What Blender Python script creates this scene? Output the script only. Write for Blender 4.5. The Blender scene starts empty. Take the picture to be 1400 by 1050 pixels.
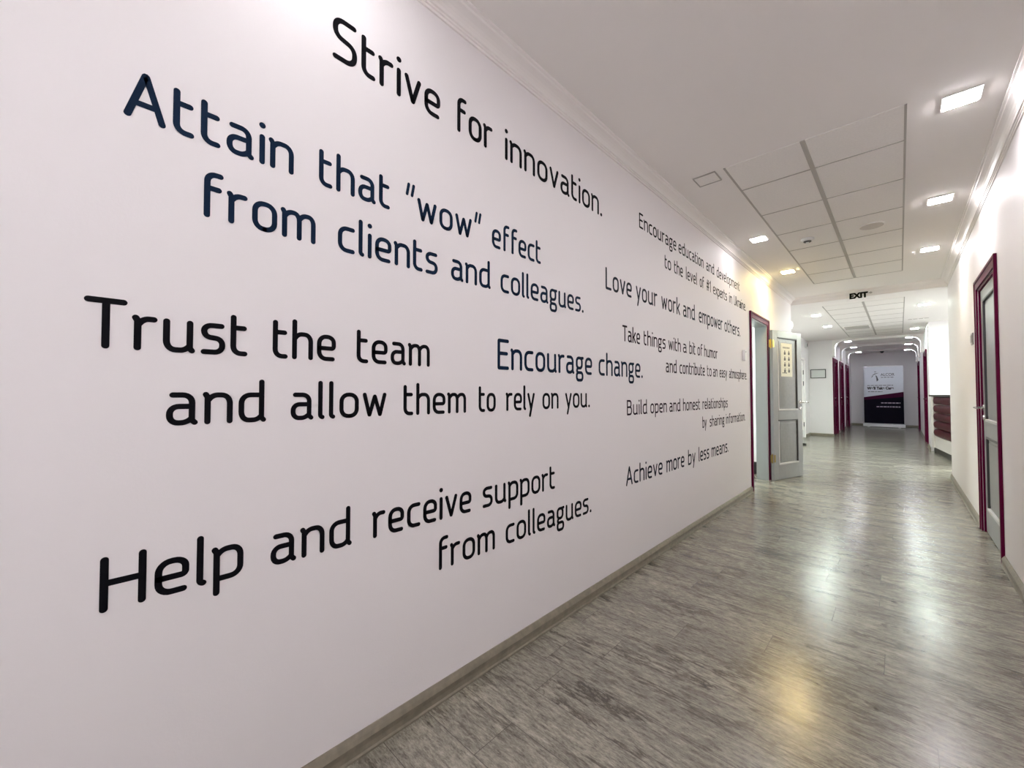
import bpy, bmesh, math, random
from mathutils import Vector, Matrix

scene = bpy.context.scene
COL = scene.collection
random.seed(4)

# ------------------------------------------------------------------ camera
H = 1.18
FPX = 555.0
cam_d = bpy.data.cameras.new('camera')
cam_d.sensor_fit = 'HORIZONTAL'
cam_d.sensor_width = 36.0
cam_d.lens = FPX / 1400.0 * 36.0
cam_d.clip_start = 0.02
cam = bpy.data.objects.new('camera', cam_d)
COL.objects.link(cam)
cam.location = (0, 0, H)
cam.rotation_euler = (math.radians(90 + 1.342), 0, math.radians(43.672))
scene.camera = cam

# ------------------------------------------------------------------ world, exposure
world = bpy.data.worlds.new('daylight')
scene.world = world
world.use_nodes = True
wb = world.node_tree.nodes['Background']
wb.inputs[0].default_value = (0.97, 0.95, 1.0, 1)
wb.inputs[1].default_value = 5.0
vs = scene.view_settings
scene.display_settings.display_device = 'sRGB'
vs.view_transform = 'Standard'
vs.look = 'None'
vs.gamma = 1.0
vs.exposure = 0.69
vs.use_curve_mapping = False
scene.cycles.use_denoising = True
scene.cycles.max_bounces = 10
scene.cycles.diffuse_bounces = 7
scene.cycles.glossy_bounces = 4
scene.cycles.sample_clamp_indirect = 6.0
scene.cycles.caustics_reflective = False
scene.cycles.caustics_refractive = False

# light strengths (radiance of the square downlight diffusers) and colours
NEAR_RAD, MID_RAD, FAR_RAD = 112.0, 195.0, 75.0
NEAR_COL = (1.0, 0.965, 0.99)
WARM_COL = (1.0, 0.76, 0.31)
MID_COL = (0.86, 1.0, 0.90)
FAR_COL = (0.88, 0.92, 1.0)

# ------------------------------------------------------------------ dimensions
DL, DR = 1.303, 0.505          # left / right corridor walls
CE, CF = 2.76, 2.66            # near and far ceiling heights
YS = 8.16                      # where the near corridor ends
YB = -3.0                      # back of the corridor behind the camera
XM = -1.86                     # left wall of the middle bay
YF = 14.2                      # where the far corridor starts
FL, FR = -1.33, 0.45           # far corridor walls
YE = 19.9                      # end wall
XA, YA = 3.3, 12.0             # reception bay on the right


# ------------------------------------------------------------------ materials
def mat(name, color, rough=0.5, metal=0.0, noise=0.0, nscale=40.0, bump=0.0, spec=None):
    m = bpy.data.materials.new(name)
    m.use_nodes = True
    nt = m.node_tree
    b = nt.nodes['Principled BSDF']
    b.inputs['Base Color'].default_value = (*color, 1)
    b.inputs['Roughness'].default_value = rough
    b.inputs['Metallic'].default_value = metal
    if spec is not None:
        b.inputs['Specular IOR Level'].default_value = spec
    if noise or bump:
        tc = nt.nodes.new('ShaderNodeTexCoord')
        n = nt.nodes.new('ShaderNodeTexNoise')
        n.inputs['Scale'].default_value = nscale
        n.inputs['Detail'].default_value = 4
        nt.links.new(tc.outputs['Object'], n.inputs['Vector'])
        if noise:
            r = nt.nodes.new('ShaderNodeValToRGB')
            r.color_ramp.elements[0].position = 0.3
            r.color_ramp.elements[1].position = 0.7
            r.color_ramp.elements[0].color = (*[c * (1 - noise) for c in color], 1)
            r.color_ramp.elements[1].color = (*[min(1, c * (1 + noise)) for c in color], 1)
            nt.links.new(n.outputs['Fac'], r.inputs['Fac'])
            nt.links.new(r.outputs['Color'], b.inputs['Base Color'])
        if bump:
            bp = nt.nodes.new('ShaderNodeBump')
            bp.inputs['Strength'].default_value = bump
            bp.inputs['Distance'].default_value = 0.002
            nt.links.new(n.outputs['Fac'], bp.inputs['Height'])
            nt.links.new(bp.outputs['Normal'], b.inputs['Normal'])
    return m


def emit(name, color, strength):
    m = bpy.data.materials.new(name)
    m.use_nodes = True
    nt = m.node_tree
    nt.nodes.clear()
    o = nt.nodes.new('ShaderNodeOutputMaterial')
    e = nt.nodes.new('ShaderNodeEmission')
    e.inputs[0].default_value = (*color, 1)
    e.inputs[1].default_value = strength
    nt.links.new(e.outputs[0], o.inputs[0])
    return m


def floor_material():
    m = bpy.data.materials.new('grey_laminate')
    m.use_nodes = True
    nt = m.node_tree
    N, Lk = nt.nodes, nt.links
    b = N['Principled BSDF']
    tc = N.new('ShaderNodeTexCoord')
    mp = N.new('ShaderNodeMapping')
    mp.inputs['Location'].default_value = (0.324, 0.007, 0)
    Lk.new(tc.outputs['Object'], mp.inputs['Vector'])
    br = N.new('ShaderNodeTexBrick')
    br.offset = 0.0
    br.offset_frequency = 2
    br.inputs['Color1'].default_value = (0, 0, 0, 1)
    br.inputs['Color2'].default_value = (1, 1, 1, 1)
    br.inputs['Mortar'].default_value = (0.5, 0.5, 0.5, 1)
    br.inputs['Scale'].default_value = 1.0
    br.inputs['Mortar Size'].default_value = 0.0010
    br.inputs['Mortar Smooth'].default_value = 0.2
    br.inputs['Brick Width'].default_value = 1.28
    br.inputs['Row Height'].default_value = 0.18
    # every row of planks starts at its own random offset
    sx = N.new('ShaderNodeSeparateXYZ')
    Lk.new(mp.outputs['Vector'], sx.inputs[0])
    row = N.new('ShaderNodeMath'); row.operation = 'DIVIDE'; row.inputs[1].default_value = 0.18
    Lk.new(sx.outputs[1], row.inputs[0])
    fl_ = N.new('ShaderNodeMath'); fl_.operation = 'FLOOR'
    Lk.new(row.outputs[0], fl_.inputs[0])
    wn = N.new('ShaderNodeTexWhiteNoise'); wn.noise_dimensions = '1D'
    Lk.new(fl_.outputs[0], wn.inputs['W'])
    ad = N.new('ShaderNodeMath'); ad.operation = 'MULTIPLY_ADD'; ad.inputs[1].default_value = 1.28
    Lk.new(wn.outputs['Value'], ad.inputs[0])
    Lk.new(sx.outputs[0], ad.inputs[2])
    cx = N.new('ShaderNodeCombineXYZ')
    Lk.new(ad.outputs[0], cx.inputs[0])
    Lk.new(sx.outputs[1], cx.inputs[1])
    Lk.new(cx.outputs[0], br.inputs['Vector'])
    rnd = N.new('ShaderNodeSeparateColor')
    Lk.new(br.outputs['Color'], rnd.inputs[0])
    w = N.new('ShaderNodeMath'); w.operation = 'MULTIPLY'; w.inputs[1].default_value = 37.0
    Lk.new(rnd.outputs[0], w.inputs[0])

    def streak(scale, sy, detail, rough, dist=0.0):
        s = N.new('ShaderNodeMapping')
        s.inputs['Scale'].default_value = (scale, sy, 1)
        Lk.new(tc.outputs['Object'], s.inputs['Vector'])
        n = N.new('ShaderNodeTexNoise')
        n.noise_dimensions = '4D'
        n.inputs['Scale'].default_value = 1.0
        n.inputs['Detail'].default_value = detail
        n.inputs['Roughness'].default_value = rough
        n.inputs['Distortion'].default_value = dist
        Lk.new(s.outputs['Vector'], n.inputs['Vector'])
        Lk.new(w.outputs[0], n.inputs['W'])
        return n
    fine = streak(20, 80, 10, 0.85)
    vein = streak(2.4, 12, 6, 0.68, 0.6)
    vmask = streak(2.5, 9, 3, 0.5)
    blot = streak(3.0, 10.0, 4, 0.6)
    r1 = N.new('ShaderNodeValToRGB')
    e = r1.color_ramp.elements
    e[0].position, e[0].color = 0.36, (0.048, 0.043, 0.032, 1)
    e[1].position, e[1].color = 0.66, (0.415, 0.395, 0.330, 1)
    x = r1.color_ramp.elements.new(0.5); x.color = (0.228, 0.211, 0.170, 1)
    Lk.new(fine.outputs['Fac'], r1.inputs['Fac'])
    r2 = N.new('ShaderNodeValToRGB')
    e = r2.color_ramp.elements
    e[0].position, e[0].color = 0.450, (1, 1, 1, 1)
    e[1].position, e[1].color = 0.545, (1, 1, 1, 1)
    x = r2.color_ramp.elements.new(0.492); x.color = (0.30, 0.28, 0.26, 1)
    x = r2.color_ramp.elements.new(0.503); x.color = (0.34, 0.32, 0.30, 1)
    Lk.new(vein.outputs['Fac'], r2.inputs['Fac'])
    vm = N.new('ShaderNodeMapRange')
    vm.inputs[1].default_value = 0.42
    vm.inputs[2].default_value = 0.60
    Lk.new(vmask.outputs['Fac'], vm.inputs[0])
    r3 = N.new('ShaderNodeValToRGB')
    e = r3.color_ramp.elements
    e[0].position, e[0].color = 0.3, (0.78, 0.78, 0.78, 1)
    e[1].position, e[1].color = 0.7, (1.16, 1.16, 1.16, 1)
    Lk.new(blot.outputs['Fac'], r3.inputs['Fac'])
    r4 = N.new('ShaderNodeValToRGB')
    e = r4.color_ramp.elements
    e[0].position, e[0].color = 0.0, (0.88, 0.88, 0.88, 1)
    e[1].position, e[1].color = 1.0, (1.10, 1.10, 1.10, 1)
    Lk.new(rnd.outputs[0], r4.inputs['Fac'])

    def mul(a, c, f=1.0):
        mx = N.new('ShaderNodeMix'); mx.data_type = 'RGBA'; mx.blend_type = 'MULTIPLY'
        if isinstance(f, float):
            mx.inputs[0].default_value = f
        else:
            Lk.new(f, mx.inputs[0])
        Lk.new(a, mx.inputs[6]); Lk.new(c, mx.inputs[7])
        return mx.outputs[2]
    c = mul(r1.outputs['Color'], r2.outputs['Color'], vm.outputs[0])
    c = mul(c, r3.outputs['Color'])
    c = mul(c, r4.outputs['Color'])
    seam = N.new('ShaderNodeMix'); seam.data_type = 'RGBA'
    Lk.new(br.outputs['Fac'], seam.inputs[0])
    Lk.new(c, seam.inputs[6])
    seam.inputs[7].default_value = (0.055, 0.048, 0.04, 1)
    Lk.new(seam.outputs[2], b.inputs['Base Color'])
    b.inputs['Specular IOR Level'].default_value = 0.75
    rr = N.new('ShaderNodeMapRange')
    rr.inputs[3].default_value = 0.19
    rr.inputs[4].default_value = 0.28
    Lk.new(fine.outputs['Fac'], rr.inputs[0])
    Lk.new(rr.outputs[0], b.inputs['Roughness'])
    bp = N.new('ShaderNodeBump')
    bp.inputs['Strength'].default_value = 0.04
    bp.inputs['Distance'].default_value = 0.002
    Lk.new(fine.outputs['Fac'], bp.inputs['Height'])
    Lk.new(bp.outputs['Normal'], b.inputs['Normal'])
    return m


M = {
    'wall': mat('white_wall_paint', (0.84, 0.812, 0.822), 0.6, bump=0.12, nscale=160),
    'ceil': mat('white_ceiling_paint', (0.90, 0.875, 0.85), 0.8, bump=0.08, nscale=120),
    'tile': mat('mineral_ceiling_tile', (0.87, 0.85, 0.82), 0.85, noise=0.03, nscale=90, bump=0.2),
    'grid': mat('grey_ceiling_grid', (0.42, 0.40, 0.37), 0.5),
    'white': mat('white_moulding', (0.90, 0.87, 0.85), 0.45),
    'floor': floor_material(),
    'base': mat('olive_grey_baseboard', (0.19, 0.168, 0.125), 0.40, noise=0.18, nscale=30),
    'crimson': mat('crimson_lacquer', (0.092, 0.001, 0.027), 0.38, noise=0.06, nscale=20, spec=0.08),
    'crimson_leaf': mat('crimson_door_leaf', (0.075, 0.002, 0.022), 0.38, noise=0.08, nscale=20, spec=0.10),
    'leaf': mat('grey_door_lacquer', (0.30, 0.31, 0.315), 0.30, noise=0.04, nscale=15),
    'panel': mat('grey_door_panel', (0.245, 0.25, 0.25), 0.28, noise=0.06, nscale=25),
    'bead': mat('pale_grey_bead', (0.62, 0.62, 0.62), 0.3),  # light caught by the lower panel mouldings, put into their colour
    'bead_dark': mat('dark_grey_bead', (0.04, 0.04, 0.04), 0.4),  # shade on the upper panel mouldings, put into their colour
    'jamb': mat('pale_jamb', (0.42, 0.46, 0.47), 0.35),
    'chrome': mat('chrome', (0.75, 0.73, 0.72), 0.18, metal=1.0),
    'brass': mat('brass', (0.78, 0.56, 0.12), 0.28, metal=1.0),
    'brass_dark': mat('aged_brass', (0.34, 0.25, 0.09), 0.4, metal=1.0),  # darker tone for the lower hinge
    'black_ink': mat('black_vinyl', (0.006, 0.006, 0.008), 0.5, spec=0.04),
    'navy_ink': mat('navy_vinyl', (0.006, 0.016, 0.038), 0.5, spec=0.04),
    'plum_ink': mat('dark_plum_vinyl', (0.020, 0.010, 0.018), 0.5, spec=0.04),
    'slate_ink': mat('slate_vinyl', (0.012, 0.016, 0.028), 0.5, spec=0.04),
    'paper': mat('cream_paper', (0.80, 0.79, 0.66), 0.7),
    'print': mat('grey_print', (0.12, 0.12, 0.11), 0.7),
    'plastic': mat('white_plastic', (0.80, 0.80, 0.79), 0.35),
    'plastic_dark': mat('dark_plastic', (0.03, 0.03, 0.03), 0.4),
    'plastic_grey': mat('grey_plastic', (0.30, 0.29, 0.28), 0.4),
    'rubber': mat('black_rubber', (0.012, 0.012, 0.012), 0.6),
    'steel': mat('brushed_steel', (0.55, 0.54, 0.52), 0.35, metal=1.0),
    'alu': mat('silver_aluminium', (0.72, 0.72, 0.75), 0.35, metal=0.6),
    'banner_white': mat('banner_white', (0.70, 0.73, 0.80), 0.5),
    'banner_red': mat('banner_crimson', (0.055, 0.003, 0.028), 0.6, spec=0.1),
    'banner_navy': mat('banner_navy', (0.004, 0.003, 0.010), 0.6, spec=0.1),
    'banner_grey': mat('banner_grey_print', (0.06, 0.065, 0.08), 0.5),
    'banner_pale': mat('banner_pale_print', (0.42, 0.36, 0.45), 0.5),
    'cert': mat('certificate_paper', (0.66, 0.67, 0.66), 0.6),
    'cert_frame': mat('dark_frame', (0.05, 0.05, 0.05), 0.4),
    'desk_red': mat('dark_red_lacquer', (0.055, 0.004, 0.007), 0.3, noise=0.15, nscale=9, spec=0.15),
    'desk_white': mat('white_desk_laminate', (0.74, 0.70, 0.67), 0.4),
    'desk_dark': mat('dark_plinth', (0.035, 0.03, 0.026), 0.45),
    'sign': mat('cream_acrylic', (0.66, 0.64, 0.54), 0.3),
    'sign_black': mat('black_sign_letters', (0.006, 0.007, 0.003), 0.6, spec=0.05),
    'speaker': mat('pale_grey_grille', (0.56, 0.53, 0.50), 0.6),
    'glass': None,
}
g = bpy.data.materials.new('clear_glass')
g.use_nodes = True
_nt = g.node_tree
_nt.nodes.clear()
_o = _nt.nodes.new('ShaderNodeOutputMaterial')
_mx = _nt.nodes.new('ShaderNodeMixShader')
_t = _nt.nodes.new('ShaderNodeBsdfTransparent')
_g = _nt.nodes.new('ShaderNodeBsdfGlossy')
_g.inputs['Roughness'].default_value = 0.02
_f = _nt.nodes.new('ShaderNodeFresnel')
_f.inputs[0].default_value = 1.45
_nt.links.new(_f.outputs[0], _mx.inputs[0])
_nt.links.new(_t.outputs[0], _mx.inputs[1])
_nt.links.new(_g.outputs[0], _mx.inputs[2])
_nt.links.new(_mx.outputs[0], _o.inputs[0])
M['glass'] = g
M['near_glow'] = emit('white_led', NEAR_COL, NEAR_RAD)
M['warm_glow'] = emit('warm_led', WARM_COL, NEAR_RAD * 1.7)
M['soft_glow'] = emit('dimmed_led', NEAR_COL, NEAR_RAD * 0.31)
M['mid_glow'] = emit('neutral_led', MID_COL, MID_RAD)
M['far_glow'] = emit('cool_led', FAR_COL, FAR_RAD)
M['bay_glow'] = emit('panel_led', MID_COL, 62.0)  # fill light of the unseen panels added over reception
M['room_glow'] = emit('room_panel_led', (0.86, 1.0, 0.95), 60.0)  # fill light of the unseen panel added in the side room


# ------------------------------------------------------------------ mesh helpers
class MB:
    """collects shapes, then links them as ONE mesh object"""

    def __init__(self):
        self.v, self.f, self.s = [], [], []

    def add(self, verts, faces, smooth=False, xf=None):
        o = len(self.v)
        self.v += [tuple(xf @ Vector(p)) if xf else tuple(p) for p in verts]
        self.f += [tuple(i + o for i in fc) for fc in faces]
        self.s += [smooth] * len(faces)
        return self

    def box(self, x0, x1, y0, y1, z0, z1, xf=None):
        x0, x1 = min(x0, x1), max(x0, x1)
        y0, y1 = min(y0, y1), max(y0, y1)
        z0, z1 = min(z0, z1), max(z0, z1)
        v = [(x0, y0, z0), (x1, y0, z0), (x1, y1, z0), (x0, y1, z0), (x0, y0, z1), (x1, y0, z1), (x1, y1, z1), (x0, y1, z1)]
        f = [(0, 3, 2, 1), (4, 5, 6, 7), (0, 1, 5, 4), (1, 2, 6, 5), (2, 3, 7, 6), (3, 0, 4, 7)]
        return self.add(v, f, False, xf)

    def prism(self, poly, to3, a, b, smooth=False):
        """extrude a 2-D polygon between a and b; to3(p, t) gives the 3-D point"""
        n = len(poly)
        v = [to3(p, a) for p in poly] + [to3(p, b) for p in poly]
        f = [(i, (i + 1) % n, n + (i + 1) % n, n + i) for i in range(n)]
        self.add(v, f, smooth)
        self.add([to3(p, a) for p in poly], [tuple(range(n))[::-1]])
        self.add([to3(p, b) for p in poly], [tuple(range(n))])
        return self

    def tube(self, pts, r, n=12, cap=True):
        pts = [Vector(p) for p in pts]
        rs = r if isinstance(r, (list, tuple)) else [r] * len(pts)
        rings = []
        ref = None
        for i, p in enumerate(pts):
            d = (pts[min(i + 1, len(pts) - 1)] - pts[max(i - 1, 0)]).normalized()
            if ref is None:
                ref = d.orthogonal().normalized()
            ref = (ref - d * ref.dot(d)).normalized()
            q = d.cross(ref)
            rings.append([p + (ref * math.cos(2 * math.pi * k / n) + q * math.sin(2 * math.pi * k / n)) * rs[i] for k in range(n)])
        v = [p for r_ in rings for p in r_]
        f = []
        for i in range(len(pts) - 1):
            for k in range(n):
                f.append((i * n + k, i * n + (k + 1) % n, (i + 1) * n + (k + 1) % n, (i + 1) * n + k))
        self.add(v, f, True)
        if cap:
            self.add(rings[0], [tuple(range(n))[::-1]])
            self.add(rings[-1], [tuple(range(n))])
        return self

    def lathe(self, prof, n=32, xf=None):
        """prof: (radius, height) pairs round the z axis, closed at both ends"""
        v = []
        for r, z in prof:
            v += [(r * math.cos(2 * math.pi * k / n), r * math.sin(2 * math.pi * k / n), z) for k in range(n)]
        f = []
        for i in range(len(prof) - 1):
            for k in range(n):
                f.append((i * n + k, i * n + (k + 1) % n, (i + 1) * n + (k + 1) % n, (i + 1) * n + k))
        f.append(tuple(range(n))[::-1])
        f.append(tuple((len(prof) - 1) * n + k for k in range(n)))
        return self.add(v, f, False, xf)

    def build(self, name, material, parent=None, bevel=0.0, loc=None):
        me = bpy.data.meshes.new(name)
        me.from_pydata(self.v, [], self.f)
        bm = bmesh.new()
        bm.from_mesh(me)
        bmesh.ops.recalc_face_normals(bm, faces=bm.faces)
        bm.to_mesh(me)
        bm.free()
        for p, s in zip(me.polygons, self.s):
            p.use_smooth = s
        me.materials.append(material)
        o = bpy.data.objects.new(name, me)
        COL.objects.link(o)
        if parent:
            o.parent = parent
        if loc:
            o.location = loc
        if bevel:
            bv = o.modifiers.new('bevel', 'BEVEL')
            bv.width = bevel
            bv.segments = 2
            bv.limit_method = 'ANGLE'
        return o


def tag(o, label=None, cat=None, group=None, kind=None):
    if label:
        o['label'] = label
    if cat:
        o['category'] = cat
    if group:
        o['group'] = group
    if kind:
        o['kind'] = kind
    return o


def thing(name, label, cat, loc=(0, 0, 0), rz=0.0, group=None, kind=None):
    o = bpy.data.objects.new(name, None)
    o.empty_display_size = 0.1
    COL.objects.link(o)
    o.location = loc
    o.rotation_euler = (0, 0, rz)
    return tag(o, label, cat, group, kind)


def struct(name, mb, material, bevel=0.0):
    o = mb.build(name, material, None, bevel)
    o['kind'] = 'structure'
    return o


# ------------------------------------------------------------------ shell
T = 0.14
# left wall with the doorway
DY0, DY1, DZ = 5.60, 6.42, 2.11
w = MB()
w.box(-DL - T, -DL, YB, DY0, 0, CE)
w.box(-DL - T, -DL, DY1, YS, 0, CE)
w.box(-DL - T, -DL, DY0, DY1, DZ, CE)
struct('wall_left', w, M['wall'])
# right wall with the doorway
RY0, RY1, RZ = 4.44, 5.34, 2.08
w = MB()
w.box(DR, DR + T, YB, RY0, 0, CE)
w.box(DR, DR + T, RY1, 8.26, 0, CE)
w.box(DR, DR + T, RY0, RY1, RZ, CE)
struct('wall_right', w, M['wall'])
BX0, BX1, BZ0, BZ1 = -1.10, 0.30, 0.80, 2.35
w = MB()
w.box(-DL - T, BX0, YB - T, YB, 0, CE)
w.box(BX1, DR + T, YB - T, YB, 0, CE)
w.box(BX0, BX1, YB - T, YB, 0, BZ0)
w.box(BX0, BX1, YB - T, YB, BZ1, CE)
struct('wall_back', w, M['wall'])
# middle bay, left
MD0, MD1, MDZ = 12.5, 13.35, 2.08
w = MB()
w.box(XM - T, XM, YS, MD0, 0, CF)
w.box(XM - T, XM, MD1, YF, 0, CF)
w.box(XM - T, XM, MD0, MD1, MDZ, CF)
w.box(XM - T, XM - 0.06, MD0, MD1, 0, MDZ)
struct('wall_left_bay', w, M['wall'])
struct('wall_left_pier', MB().box(XM - T, -DL - T, YS - T, YS, 0, CF), M['wall'])
# far corridor
LD = [(14.30, 15.30), (16.00, 17.00), (17.95, 18.95)]
RD = [(12.95, 14.15), (17.55, 18.75)]
FDZ = 2.10


def wall_with_doors(x0, x1, ya, yb, doors, face):
    w = MB()
    y = ya
    for a, b in doors:
        w.box(x0, x1, y, a, 0, CF)
        w.box(x0, x1, a, b, FDZ, CF)
        if face < 0:
            w.box(x0, x1 - 0.07, a, b, 0, FDZ)
        else:
            w.box(x0 + 0.07, x1, a, b, 0, FDZ)
        y = b
    w.box(x0, x1, y, yb, 0, CF)
    return w


w = wall_with_doors(FL - T, FL, YF, YE, LD, -1)
w.box(XM - T, FL - T, YF, YF + T, 0, CF)
struct('wall_left_far', w, M['wall'])
struct('wall_right_far', wall_with_doors(FR, FR + T, YA, YE, RD, 1), M['wall'])
struct('wall_end', MB().box(FL - T, FR + T, YE, YE + T, 0, CF), M['wall'])
# reception bay
struct('wall_reception', MB().box(FR + T, XA, YA, YA + T, 0, CF), M['wall'])
struct('wall_reception_near', MB().box(DR + T, XA, 8.26 - T, 8.26, 0, CF), M['wall'])
WY0, WY1, WZ0, WZ1 = 8.6, 11.7, 0.15, 2.45
w = MB()
w.box(XA, XA + T, 8.26 - T, WY0, 0, CF)
w.box(XA, XA + T, WY1, YA + T, 0, CF)
w.box(XA, XA + T, WY0, WY1, 0, WZ0)
w.box(XA, XA + T, WY0, WY1, WZ1, CF)
struct('wall_reception_side', w, M['wall'])
win = thing('window_1', 'white framed window lighting the reception bay', 'window', (XA, 0, 0), kind='structure')  # out of view, added and enlarged to brighten the bay floor
fr = MB()
fr.box(0.03, 0.10, WY0, WY0 + 0.06, WZ0, WZ1)
fr.box(0.03, 0.10, WY1 - 0.06, WY1, WZ0, WZ1)
fr.box(0.03, 0.10, WY0 + 0.06, WY1 - 0.06, WZ0, WZ0 + 0.06)
fr.box(0.03, 0.10, WY0 + 0.06, WY1 - 0.06, WZ1 - 0.06, WZ1)
fr.box(0.03, 0.10, (WY0 + WY1) / 2 - 0.04, (WY0 + WY1) / 2 + 0.04, WZ0 + 0.06, WZ1 - 0.06)
fr.build('window_frame', M['white'], win)
for a, b in ((WY0 + 0.06, (WY0 + WY1) / 2 - 0.04), ((WY0 + WY1) / 2 + 0.04, WY1 - 0.06)):
    MB().box(0.06, 0.066, a, b, WZ0 + 0.06, WZ1 - 0.06).build('window_pane', M['glass'], win)
win = thing('window_2', 'white framed window at the back of the corridor behind the viewer', 'window', (0, YB, 0), kind='structure')  # added behind the camera for flat daylight fill on the walls
fr = MB()
BM = (BX0 + BX1) / 2
fr.box(BX0, BX0 + 0.06, -0.10, -0.03, BZ0, BZ1)
fr.box(BX1 - 0.06, BX1, -0.10, -0.03, BZ0, BZ1)
fr.box(BX0 + 0.06, BX1 - 0.06, -0.10, -0.03, BZ0, BZ0 + 0.06)
fr.box(BX0 + 0.06, BX1 - 0.06, -0.10, -0.03, BZ1 - 0.06, BZ1)
fr.box(BM - 0.04, BM + 0.04, -0.10, -0.03, BZ0 + 0.06, BZ1 - 0.06)
fr.build('window_frame', M['white'], win)
for a, b in ((BX0 + 0.06, BM - 0.04), (BM + 0.04, BX1 - 0.06)):
    MB().box(a, b, -0.066, -0.06, BZ0 + 0.06, BZ1 - 0.06).build('window_pane', M['glass'], win)


def portal(w_, h_, loc, rz):
    """guides the daylight sampling through a window opening"""
    d = bpy.data.lights.new('window_portal', 'AREA')
    d.shape = 'RECTANGLE'
    d.size, d.size_y = w_, h_
    d.cycles.is_portal = True
    o = bpy.data.objects.new('window_portal', d)
    COL.objects.link(o)
    o.location = loc
    o.rotation_euler = (math.radians(90), 0, rz)


portal(WY1 - WY0, WZ1 - WZ0, (XA + 0.13, (WY0 + WY1) / 2, (WZ0 + WZ1) / 2), math.radians(90))
portal(BX1 - BX0, BZ1 - BZ0, (BM, YB - 0.13, (BZ0 + BZ1) / 2), math.radians(180))

# the room behind the open door
RX = -3.6
w = MB()
w.box(RX - T, RX, 4.4, 8.02, 0, CE)
w.box(RX, -DL - T, 4.4 - T, 4.4, 0, CE)
w.box(RX, XM - T, 8.02, 8.16, 0, CE)
struct('wall_left_room', w, M['wall'])

# floor and ceilings
fl = MB().add([(RX - T, YB - T, 0), (XA + T, YB - T, 0), (XA + T, YE + T, 0), (RX - T, YE + T, 0)], [(0, 1, 2, 3)])
fl.box(RX - T, XA + T, YB - T, YE + T, -0.1, -0.0005)
struct('floor', fl, M['floor'])
c = MB()
c.box(RX - T, DR + T, YB - T, YS, CE, CE + 0.1)
c.box(XM - T, XA + T, YS, YE + T, CF, CE + 0.1)
struct('ceiling', c, M['ceil'])


def tile_field(name, xs, ys, z, wide_mid, nbars):
    """flush mineral tiles with grey T-bars: tiles, then bars"""
    x0, xm, x1 = xs
    t = MB()
    t.box(x0, x1, ys[0], ys[-1], z - 0.003, z)
    struct(name, t, M['tile'])
    b = MB()
    th = 0.0055
    b.box(x0 - 0.009, x0 + 0.004, ys[0], ys[-1], z - th, z)
    b.box(x1 - 0.004, x1 + 0.007, ys[0], ys[-1], z - th, z)
    b.box(xm - wide_mid / 2, xm + wide_mid / 2, ys[0], ys[-1], z - th, z)
    for y in ys[1:]:
        b.box(x0 + 0.004, xm - wide_mid / 2, y - 0.005, y + 0.005, z - th, z)
        b.box(xm + wide_mid / 2, x1 - 0.004, y - 0.005, y + 0.005, z - th, z)
    struct(nbars, b, M['grid'])


tile_field('ceiling_tiles', (-0.862, -0.415, 0.048), [3.06, 3.49, 4.11, 4.73, 5.35, 5.97, 6.59, 7.2], CE, 0.027, 'trim_1')
tile_field('ceiling_tiles_far', (-0.922, -0.405, 0.075), [8.62, 9.1, 9.7, 10.3, 10.9, 11.5, 12.1, 12.7, 13.3, 13.7], CF, 0.03, 'trim_2')

# cornices: profile in (out from wall, below ceiling)
CORN = [(0, 0), (0.075, 0), (0.075, -0.010), (0.066, -0.014), (0.063, -0.022), (0.052, -0.027), (0.040, -0.034), (0.030, -0.043),
        (0.023, -0.054), (0.020, -0.064), (0.013, -0.066), (0.013, -0.073), (0.007, -0.075), (0.007, -0.086), (0, -0.086)]
struct('trim_3', MB().prism(CORN, lambda p, t: (-DL + p[0], t, CE + p[1]), YB, YS), M['white'])
struct('trim_4', MB().prism(CORN, lambda p, t: (DR - p[0], t, CE + p[1]), YB, YS), M['white'])
struct('trim_5', MB().prism(CORN, lambda p, t: (t, YS - p[0], CE + p[1]), -DL, DR), M['white'])

# baseboards
BASE = [(0, 0), (0.022, 0), (0.022, 0.006), (0.018, 0.012), (0.0165, 0.028), (0.018, 0.046), (0.012, 0.058), (0.004, 0.070), (0, 0.070)]


def base(name, segs):
    b = MB()
    for kind, c0, a, e in segs:
        if kind == '+x':
            b.prism(BASE, lambda p, t: (c0 + p[0], t, p[1]), a, e)
        elif kind == '-x':
            b.prism(BASE, lambda p, t: (c0 - p[0], t, p[1]), a, e)
        else:
            b.prism(BASE, lambda p, t: (t, c0 - p[0], p[1]), a, e)
    struct(name, b, M['base'])


base('baseboard_left', [('+x', -DL, YB, 5.528), ('+x', -DL, 6.505, YS)])
base('baseboard_right', [('-x', DR, YB, 4.355), ('-x', DR, 5.425, 8.26)])
base('baseboard_left_bay', [('+x', XM, YS, MD0 - 0.06), ('+x', XM, MD1 + 0.06, YF), ('-y', YF, XM, FL)])
base('baseboard_left_far', [('+x', FL, YF, LD[0][0] - .07), ('+x', FL, LD[0][1] + .07, LD[1][0] - .07), ('+x', FL, LD[1][1] + .07, LD[2][0] - .07), ('+x', FL, LD[2][1] + .07, YE)])
base('baseboard_right_far', [('-x', FR, YA, RD[0][0] - .07), ('-x', FR, RD[0][1] + .07, RD[1][0] - .07), ('-x', FR, RD[1][1] + .07, YE)])
base('baseboard_end', [('-y', YE, FL, FR)])

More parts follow.
